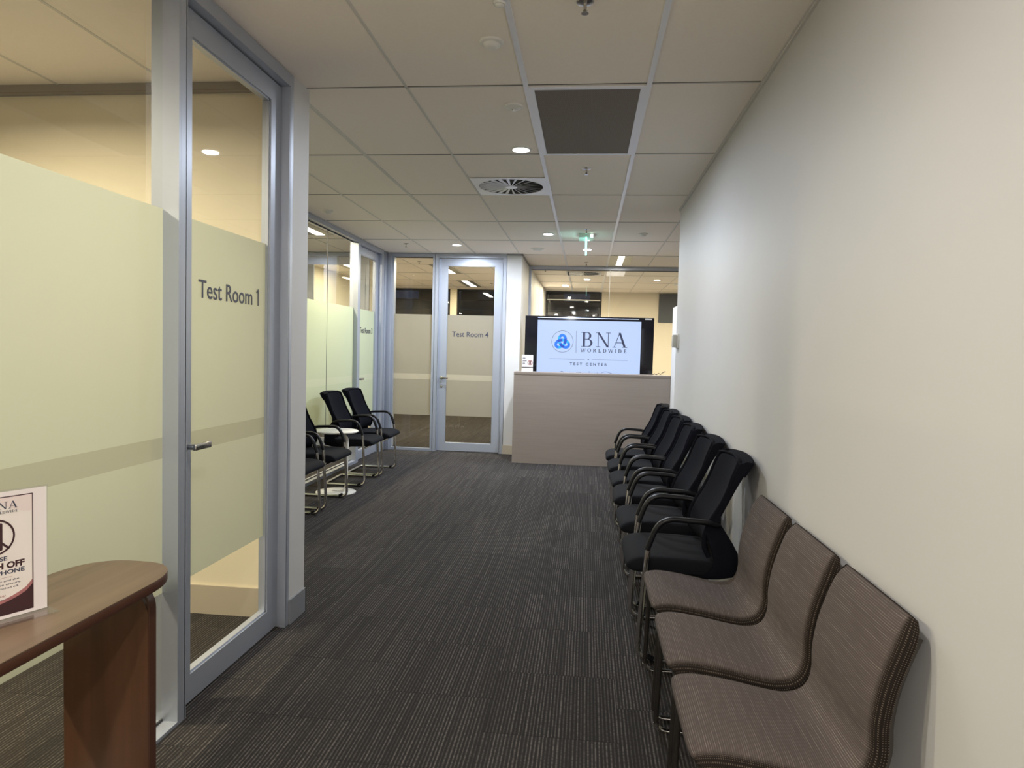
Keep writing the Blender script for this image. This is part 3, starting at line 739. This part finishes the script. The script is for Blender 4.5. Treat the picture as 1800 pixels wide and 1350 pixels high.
# ------------------------------------------------------------------ brown fabric chairs
def resample(pts, step):
    out = [pts[0]]; acc = 0
    # Catmull-Rom densify
    P = [pts[0]]+pts+[pts[-1]]; d = []
    for i in range(1, len(P)-2):
        for k in range(8):
            t = k/8; p0, p1, p2, p3 = (Vector(q) for q in P[i-1:i+3])
            d.append(.5*((2*p1)+(-p0+p2)*t+(2*p0-5*p1+4*p2-p3)*t*t+(-p0+3*p1-3*p2+p3)*t**3))
    d.append(Vector(pts[-1])); out = [d[0]]
    for a in d[1:]:
        if (a-out[-1]).length >= step: out.append(a)
    return out
def brown_chair():
    r = empty('fabric_chair'); X = lambda v: 1.10-v   # profile measured as room X
    pr_ = [(.606, .425), (.606, .447), (.630, .464), (.690, .470), (.790, .458), (.880, .442), (.945, .436), (.990, .452), (1.008, .500), (1.008, .570), (1.020, .650), (1.042, .725), (1.066, .790), (1.080, .826)]
    c = resample([(X(x), z) for x, z in pr_], .014); hw = .240; T = .058; n = len(c)
    nor = []
    for i in range(n):
        a = c[max(0, i-1)]; b = c[min(n-1, i+1)]; t = (b-a).normalized(); nor.append(Vector((t.y, -t.x)))
    # make normals point to the upholstery's back / underside
    if nor[n//3].y > 0: nor = [-v for v in nor]
    sarc = [0]
    for i in range(1, n): sarc.append(sarc[-1]+(c[i]-c[i-1]).length)
    ys = [0, .10, .155, .185, .206, .222, .233, .2385, hw]; dep = [0, 0, .001, .0035, .0085, .016, .024, .033, .042]
    cols = [(-y, d) for y, d in zip(ys[::-1], dep[::-1])][:-1] + list(zip(ys, dep))
    vs = []; uv = []; fs = []
    ring = [(y, d) for y, d in cols] + [(y, T-d*.8) for y, d in cols[::-1]]
    m_ = len(ring)
    for i in range(n):
        e = min(i, n-1-i); sh = [.014, .005, .001, 0][min(e, 3)]   # rounded ends
        for y, d_ in ring:
            dd = T/2+(d_-T/2)*(1-sh/.02*.9) if sh else d_
            yy = y*(1-[.10, .055, .03, .014, .005, 0][min(e, 5)])
            q = c[i]+nor[i]*dd; vs.append((q.x, yy, q.y)); uv.append((yy if abs(y) < .215 and d_ < T/2 else math.copysign(.214+d_, y), sarc[i]))
    for i in range(n-1):
        for j in range(m_): k = (j+1) % m_; fs.append((i*m_+j, i*m_+k, (i+1)*m_+k, (i+1)*m_+j))
    fs += [tuple(range(m_)), tuple((n-1)*m_+j for j in range(m_))[::-1]]
    mb = MB(); mb.add(vs, fs); mb.build('upholstered_shell', TWEED, r, smooth=70, uv=uv)
    mb = MB(); vs = []; fs = []          # thin dark outer shell behind the upholstery
    for i in range(2, n-2):
        for y in (-.215, .215):
            for d_ in (T-.006, T+.004):
                q = c[i]+nor[i]*d_; vs.append((q.x, y, q.y))
    for i in range(n-5):
        a = 4*i; b = a+4
        fs += [(a, a+1, b+1, b), (a+1, a+3, b+3, b+1), (a+3, a+2, b+2, b+3), (a+2, a, b, b+2)]
    fs += [(0, 2, 3, 1), (4*(n-5), 4*(n-5)+1, 4*(n-5)+3, 4*(n-5)+2)]
    mb.add(vs, fs); mb.build('back_shell', DMET, r, smooth=40)
    for s_ in (-1, 1):
        y = s_*.205
        leg = fillet([(.30, y*.9, .395), (.455, y, .405), (.468, y, .012), (.06, y, .012)], [.03, .045], 6)
        MB().tube(leg[:-1][:9]+leg[9:10], .010, 8).build('leg', DMET, r, smooth=60)
        MB().tube([leg[9], *leg[10:]], .0105, 8).build('runner', CHROME, r, smooth=60)
        MB().tube(fillet([(.10, y, .014), (.13, y, .20), (.19, y*.9, .392)], [.05], 5), .010, 8).build('leg', DMET, r, smooth=60)
    MB().box((.20, -.16, .375), (.42, .16, .392)).build('seat_plate', BLACKP, r)
    MB().tube([(.455, -.205, .402), (.455, .205, .402)], .009, 8).build('front_bar', DMET, r)
    return r
fc = brown_chair()
for i, (y, lab) in enumerate(((-.615, 'brown fabric chair beside the black chairs, farthest of three'), (-1.115, 'brown fabric chair in the middle of three'), (-1.612, 'brown fabric chair nearest the viewer, cut by the frame'))):
    o = fc if i == 0 else copy_tree(fc)
    o.location = (1.10, y, 0); o.rotation_euler = (0, 0, PI); tag(o, lab, 'chair', 'brown fabric chairs on the right')

# ------------------------------------------------------------------ white side table on the left
r = empty('side_table', (-2.03, 2.99, 0)); tag(r, 'small round white side table between the left chairs', 'side table')
MB().lathe((0, 0, 0), [(.17, 0), (.19, .003), (.19, .010), (.17, .016)], 40).build('base', WHITEL, r, smooth=40)
MB().lathe((0, 0, .586), [(.195, 0), (.205, .004), (.205, .013), (.20, .017)], 48).build('tabletop', WHITEL, r, smooth=40)
MB().tube(fillet([(-.03, 0, .014), (.10, 0, .022), (.11, 0, .56), (-.03, 0, .582)], [.07, .07], 8), .0125, 12, (1, 1.5)).build('stem', WHITEL, r, smooth=60)

# ------------------------------------------------------------------ wooden console at the left
r = empty('console_table', (-.97, -2.3, 0)); tag(r, 'walnut console table with rounded end by the glazing', 'table')
X0, X1, Ye = -1.13, -.815, -1.56
out = [(X0, -3.2), (X1, -3.2), (X1, -1.76)]
cxm, hwx = (X0+X1)/2, (X1-X0)/2
for k in range(1, 24):
    a = PI*k/24; ca, sa = math.cos(a), math.sin(a); e = 2/2.6
    out.append((cxm+hwx*math.copysign(abs(ca)**e, ca), -1.76+.20*abs(sa)**e))
out.append((X0, -1.76))
fn = lambda p, t: (p[0]+.97, p[1]+2.3, t)
MB().prism(out, fn, .7495, .752).build('tabletop', WOODT, r)
MB().prism(out, fn, .722, .7495).build('top_edge', WOODE, r, bevel=.004)
for yy in (-1.68, -3.0):
    lg = [(-1.11, 0), (-.852, 0), (-.852, .62)]
    for k in range(1, 9):
        a = PI/2*k/8; lg.append((-.852-.075*(1-math.cos(a)), .62+.098*math.sin(a)))
    lg += [(-1.11, .720)]
    MB().prism(lg, lambda p, t: (p[0]+.97, t+2.3, p[1]), yy-.012, yy+.012).build('leg_panel', WOODL, r)
    band = fillet([(-.848, 0, 0), (-.848, 0, .72), (-.98, 0, .722)], [.09], 8)
    inner = [(p_.x, p_.z) for p_ in band]; outer = [(p_.x+(.008 if p_.z < .70 else .002), p_.z) for p_ in band]
    mb = MB(); vs = []
    for p_ in band:
        for dx in (0, 1):
            for dy in (-.014, .014):
                vs.append((p_.x-.006*(1-dx)+.97, yy+dy+2.3, p_.z-.004*(1-dx)))
    fs = []
    for i in range(len(band)-1):
        a = 4*i; b = a+4
        fs += [(a, b, b+1, a+1), (a+2, a+3, b+3, b+2), (a, a+2, b+2, b), (a+1, b+1, b+3, a+3)]
    e = 4*(len(band)-1); fs += [(0, 1, 3, 2), (e, e+2, e+3, e+1)]
    mb.add(vs, fs).build('leg_edge_band', WOODE, r, smooth=40)

# acrylic sign on the console. sheet plane: origin at its right bottom corner
SO = Vector((-.945, -1.947, .7525)); su = Vector((-.4116, -.9114, 0)); sn = Vector((.9114, -.4116, 0))
PAPER = simple('printed_paper', (.80, .74, .73), .4); PAPER2 = simple('poster_cream', (.80, .74, .69), .45); PINK = simple('poster_blush', (.76, .65, .62), .5)
MAROON = simple('poster_maroon', (.050, .018, .022), .45); ROSE = simple('poster_rose', (.40, .16, .16), .5); PINKW = simple('poster_white_ink', (.75, .68, .66), .5)
r = empty('sign_holder', SO); tag(r, 'clear acrylic stand on the console holding switch-off-phone notice', 'sign')
def sq(u0, u1, z0, z1, d): return [su*u0+sn*d+Vector((0, 0, z0)), su*u1+sn*d+Vector((0, 0, z0)), su*u1+sn*d+Vector((0, 0, z1)), su*u0+sn*d+Vector((0, 0, z1))]
def slab(name, u0, u1, z0, z1, d0, d1, mat):
    a, b = sq(u0, u1, z0, z1, d0), sq(u0, u1, z0, z1, d1)
    return MB().add(a+b, [(0,1,2,3), (7,6,5,4), (0,4,5,1), (1,5,6,2), (2,6,7,3), (3,7,4,0)]).build(name, mat, r)
slab('acrylic_sheet', -.002, .228, 0, .304, -.003, -.0005, ACRYL)
slab('acrylic_foot', -.004, .230, 0, .003, -.04, .046, ACRYL)
pp = slab('paper', .002, .224, .004, .300, -.0003, .0006, PAPER)
FR = slab('poster_frame', .032, .194, .012, .289, .0007, .0009, MAROON)
PN = slab('poster_ground', .0345, .1915, .0145, .2865, .0009, .0011, PAPER2)
Zv = Vector((0, 0, 1)); px_ = -su      # reading direction runs towards u=0
def sp_(u, z, d=.0013): return su*u+sn*d+Zv*z
cU = .113
mb = MB(); pts = [(-.0785, .0145), (.0785, .0145), (.0785, .072)]
for k in range(1, 13): t = k/12; pts.append((.0785-.157*t, .072-.062*t**.62+.030*t*t))
mb.prism(pts, lambda p, t: (p[0], p[1], t), 0, .0001); o = mb.build('poster_band', MAROON, r); xf(o, sp_(cU, 0, .0014), px_, Zv)
mb = MB(); pts = [(.0785, .083), (.0785, .072)]
for k in range(1, 13): t = k/12; pts.append((.0785-.157*t, .072-.062*t**.62+.030*t*t))
for k in range(12, 0, -1): t = k/12; pts.append((.0785-.157*t, .083-.068*t**.62+.027*t*t))
mb.prism(pts, lambda p, t: (p[0], p[1], t), 0, .0001); o = mb.build('poster_band', ROSE, r); xf(o, sp_(cU, 0, .0013), px_, Zv)
mb = MB(); mb.prism([(.0785, .247), (.0785, .2865), (.0, .2865), (.030, .262), (.060, .250)], lambda p, t: (p[0], p[1], t), 0, .0001); o = mb.build('poster_corner', PINK, r); xf(o, sp_(cU, 0, .0012), px_, Zv)
serif('lettering', 'BNA', .0165, .060, INK, sp_(cU+.012, .2605), px_, Zv, r, gap=.1)
serif('lettering', 'WORLDWIDE', .0056, .060, INK, sp_(cU+.012, .2505), px_, Zv, r, gap=.16)
mb = flatring(MB(), (0, 0), .042, .0042); flatline(mb, [(-.027, .027), (.029, -.029)], .005); o = mb.build('no_phone_symbol', MAROON, r); xf(o, sp_(cU, .197), px_, Zv)
mb = MB().prism([(-.0165, -.029), (-.0145, -.032), (.0145, -.032), (.0165, -.029), (.0165, .029), (.0145, .032), (-.0145, .032), (-.0165, .029)], lambda p, t: (p[0], p[1], t), 0, .0003)
o = mb.build('phone_symbol', MAROON, r); xf(o, sp_(cU, .197), px_, Zv)
tx = lambda b, cap, u, z, wd, mt, **k: text('lettering', b, cap, mt, sp_(u, z), px_, Zv, r, width=wd, ext=.0001, **k)
tx('PLEASE', .0100, cU, .1405, .052, INK, bold=.0004)
tx('SWITCH OFF', .0145, cU, .1215, .124, MAROON, bold=.0009)
tx('MOBILE PHONE', .0098, cU, .1078, .124, INK, bold=.0004)
mb = flatline(MB(), [(-.035, 0), (.035, 0)], .0006); o = mb.build('rule', ROSE, r); xf(o, sp_(cU, .1005), px_, Zv)
tx('During all tests and the', .0045, cU, .0905, .100, INK)
tx('sessions, please ensure', .0045, cU, .0820, .106, INK)
tx('phones are switched off.', .0045, cU-.002, .0735, .094, INK)
tx('thank you', .0065, cU, .0560, .044, ROSE, shear=.4)
tx('for your cooperation.', .0040, cU, .0475, .076, INK)
tx('RESPECT', .0030, .0535, .0325, .017, PINKW, ); tx('EVERYONE', .0030, .0535, .0275, .020, PINKW)
mb = MB().disc((-.0025, .003, 0), .0016, 12).disc((.0025, .003, 0), .0016, 12).box((-.005, -.003, 0), (.005, .001, .0001)); o = mb.build('people_symbol', PINKW, r); xf(o, sp_(.071, .030), px_, Zv)

# ------------------------------------------------------------------ reception desk
r = empty('reception_desk', (.4, 5.4, 0)); tag(r, 'long taupe laminate reception desk at the end of the corridor', 'desk')
L0, L1 = -.965, .970
MB().box((L0, -.155, .0), (L1, -.12, 1.112)).build('front_panel', LAM, r)
MB().box((L0, -.158, 1.112), (L1, .20, 1.150)).build('counter_top', LAME, r, bevel=.002)
MB().box((L0, -.12, 0), (L0+.035, .62, 1.112)).build('side_panel', LAM, r)
MB().box((L1-.035, -.12, 0), (L1, .62, 1.112)).build('side_panel', WHITEL, r)
MB().box((L0+.035, -.12, .70), (L1-.035, .66, .73)).build('work_surface', WHITEL, r)

# small notice on the counter
r = empty('notice_card', (-.405, 5.32, 1.151)); tag(r, 'small white card notice with red phone symbol on the reception counter', 'sign')
MB().box((-.072, 0, 0), (.072, .004, .212)).build('card', simple('card_white', (.80, .78, .80), .45), r)
MB().box((-.072, -.001, .050), (.072, 0, .060)).build('dark_stripe', simple('card_stripe', (.05, .04, .04), .5), r)
o = flatring(MB(), (0, 0), .030, .006, ext=0).build('no_phone_symbol', simple('card_red', (.35, .03, .03), .5), r); xf(o, (.034, -.0015, .115), (1, 0, 0), (0, 0, 1))
MB().box((.024, -.0018, .095), (.044, -.0012, .135)).build('phone_symbol', simple('card_brown', (.12, .03, .03), .5), r)
for z, wd in ((.165, .035), (.130, .05), (.100, .03)):
    MB().box((-.060, -.0016, z), (-.060+wd, -.0008, z+.012)).build('printed_line', simple('card_grey', (.25, .24, .27), .5), r)
MB().box((-.075, -.03, 0), (.075, .03, .003)).build('foot', ACRYL, r)

# cable loop on the counter by the wing wall
r = tag(MB().tube([(1.17, 5.45, 1.152), (1.19, 5.44, 1.168), (1.215, 5.43, 1.156), (1.24, 5.42, 1.176), (1.26, 5.41, 1.160), (1.29, 5.40, 1.185), (1.32, 5.39, 1.20)], .004, 8).build('cable', BLACKP, smooth=60), 'thin dark cable curling above the right end of reception desk', 'cable')

# wing panel lit by the screen
struct('wall_wing', MB().box((1.372, 4.55, 0), (1.41, 5.27, 1.985)), WALL, 'low white wing wall at right end of the reception desk', 'wall', bevel=.003)

# ------------------------------------------------------------------ display screen
r = empty('display_screen', (.357, 6.0, 0)); tag(r, 'large black display showing the blue knot logo behind reception desk', 'screen')
MB().box((-.862, 0, .93), (.862, .06, 1.893)).build('bezel', simple('gloss_black', (.008, .008, .012), .12), r, bevel=.004)
_t = NT('lit_screen'); _t.pr(Base_Color=(.01, .01, .012), Emission_Color=(.52, .66, 1.0), Emission_Strength=.86, Roughness=.35); SCR = _t.m
MB().box((-.692, -.002, .96), (.692, 0, 1.838)).build('screen_image', SCR, r)
MB().box((-.69, -.004, 1.868), (.66, 0, 1.874)).build('glare_line', emis('painted_glare', (.6, .7, 1.0), .7), r)  # reflected glare along the bezel, drawn as a glowing bar
MB().box((.74, -.004, 1.868), (.83, 0, 1.884)).build('label', WHITEP, r)
SD = simple('screen_navy', (.02, .025, .06), .6); SDG = simple('screen_grey', (.035, .04, .07), .6)
def so(x, z, d=-.003): return (x-.357, d, z)
ex, ez = (1, 0, 0), (0, 0, 1)
o = flatring(MB(), (0, 0), .147, .005, 56, 0).build('logo_ring', SDG, r); xf(o, so(.006, 1.552), ex, ez)
# three-lobed ribbon knot
fci = []; mb = MB(); N = 180; cols = [emis('knot_blue', (.003, .09, .62), .45), emis('knot_sky', (.005, .20, .80), .55), emis('knot_deep', (.003, .035, .25), .45)]
def kn(t): return (.0325*(math.sin(t)+2*math.sin(2*t)), -.0325*(math.cos(t)-2*math.cos(2*t))-.004, -math.sin(3*t))
for i in range(N):
    t0, t1 = 2*PI*i/N, 2*PI*(i+1.15)/N
    a, b = Vector(kn(t0)), Vector(kn(t1)); d_ = Vector((b.x-a.x, b.y-a.y, 0)).normalized(); nn = Vector((-d_.y, d_.x, 0))*.0185
    ph = (3*t0/(2*PI)) % 1; ci = 1 if ph < .30 else 0 if ph < .78 else 2
    z0_ = .001+.0008*(a.z+1)
    q = [a-nn, a+nn, b+nn, b-nn]
    mb.add([(v.x, v.y, z0_) for v in q], [(0, 1, 2, 3)]); fci.append(ci)
o = mb.build('logo_knot', cols[0], r); xf(o, so(.004, 1.545), ex, ez)
o.data.materials.append(cols[1]); o.data.materials.append(cols[2])
for p_, c_ in zip(o.data.polygons, fci): p_.material_index = c_
o = flatline(MB(), [(0, 0), (0, .290)], .0045, 0).build('logo_divider', SDG, r); xf(o, so(.192, 1.408), ex, ez)
serif('lettering', 'BNA', .198, .612, SD, so(.256, 1.488), ex, ez, r, gap=.14)
serif('lettering', 'WORLDWIDE', .050, .612, SDG, so(.256, 1.415), ex, ez, r, gap=.42, T=.20, t=.10)
mb = MB(); flatline(mb, [(-.162, 0), (.312, 0)], .004, 0); flatline(mb, [(.405, 0), (.882, 0)], .004, 0); mb.add([(.360, .010, 0), (.348, 0, 0), (.360, -.010, 0), (.372, 0, 0)], [(0, 1, 2, 3)])
o = mb.build('rule', SDG, r); xf(o, so(0, 1.318), ex, ez)
text('lettering', 'T E S T   C E N T E R', .036, SD, so(.362, 1.238), ex, ez, r, width=.50, ext=.0003, bold=.001)
mb = MB()
arc = lambda cx_, cz_, R_, a0, a1: [(cx_+R_*math.cos(math.radians(a0+(a1-a0)*k/10)), cz_+R_*math.sin(math.radians(a0+(a1-a0)*k/10))) for k in range(11)]
for pl_ in (arc(.010, 1.125, .026, 0, 180), [(.11, 1.10), (.11, 1.155)], [(.21, 1.10), (.21, 1.145), (.262, 1.145), (.262, 1.10)], [(.375, 1.16), (.375, 1.135), (.475, 1.135), (.49, 1.145)], arc(.60, 1.06, .10, 150, 45), [(.66, 1.145), (.735, 1.122)], arc(.73, 1.112, .02, 100, 0)):
    flatline(mb, pl_, .004, 0)
o = mb.build('skyline_drawing', SDG, r); xf(o, so(0, 0), ex, ez)
MB().box((-.04, .06, .02), (.04, .10, 1.5)).build('pole', BLACKP, r)
MB().box((-.45, -.2, 0), (.45, .35, .02)).build('base', BLACKP, r, bevel=.004)

# switch box on the wall end
r = empty('wall_switch_box', (1.14, 2.86, 1.53)); tag(r, 'beige switch box fixed near the end of the right wall', 'switch')
MB().box((-.012, -.06, -.062), (0, .06, .066)).build('back_plate', WHITEP, r, bevel=.003)
MB().box((-.050, -.050, -.056), (-.012, .050, .056)).build('cover', BEIGEB, r, bevel=.008)

# pinboard panel in the meeting room
tag(MB().box((1.82, 11.56, 2.09), (4.0, 11.60, 2.69)).build('pinboard', GREYP), 'dark grey wall panel high in the meeting room at right', 'panel')
# slim pedestal table in room 4
r = empty('pedestal_table', (-1.03, 7.25, 0)); tag(r, 'white post of a small table inside fourth test room', 'table')
MB().lathe((0, 0, 0), [(.028, 0), (.028, .02)], 16).build('foot', BLACKP, r)
MB().box((-.018, -.018, .02), (.018, .018, .70)).build('leg', WHITEL, r)
MB().box((-.15, -.3, .70), (.33, .3, .725)).build('tabletop', WHITEL, r)
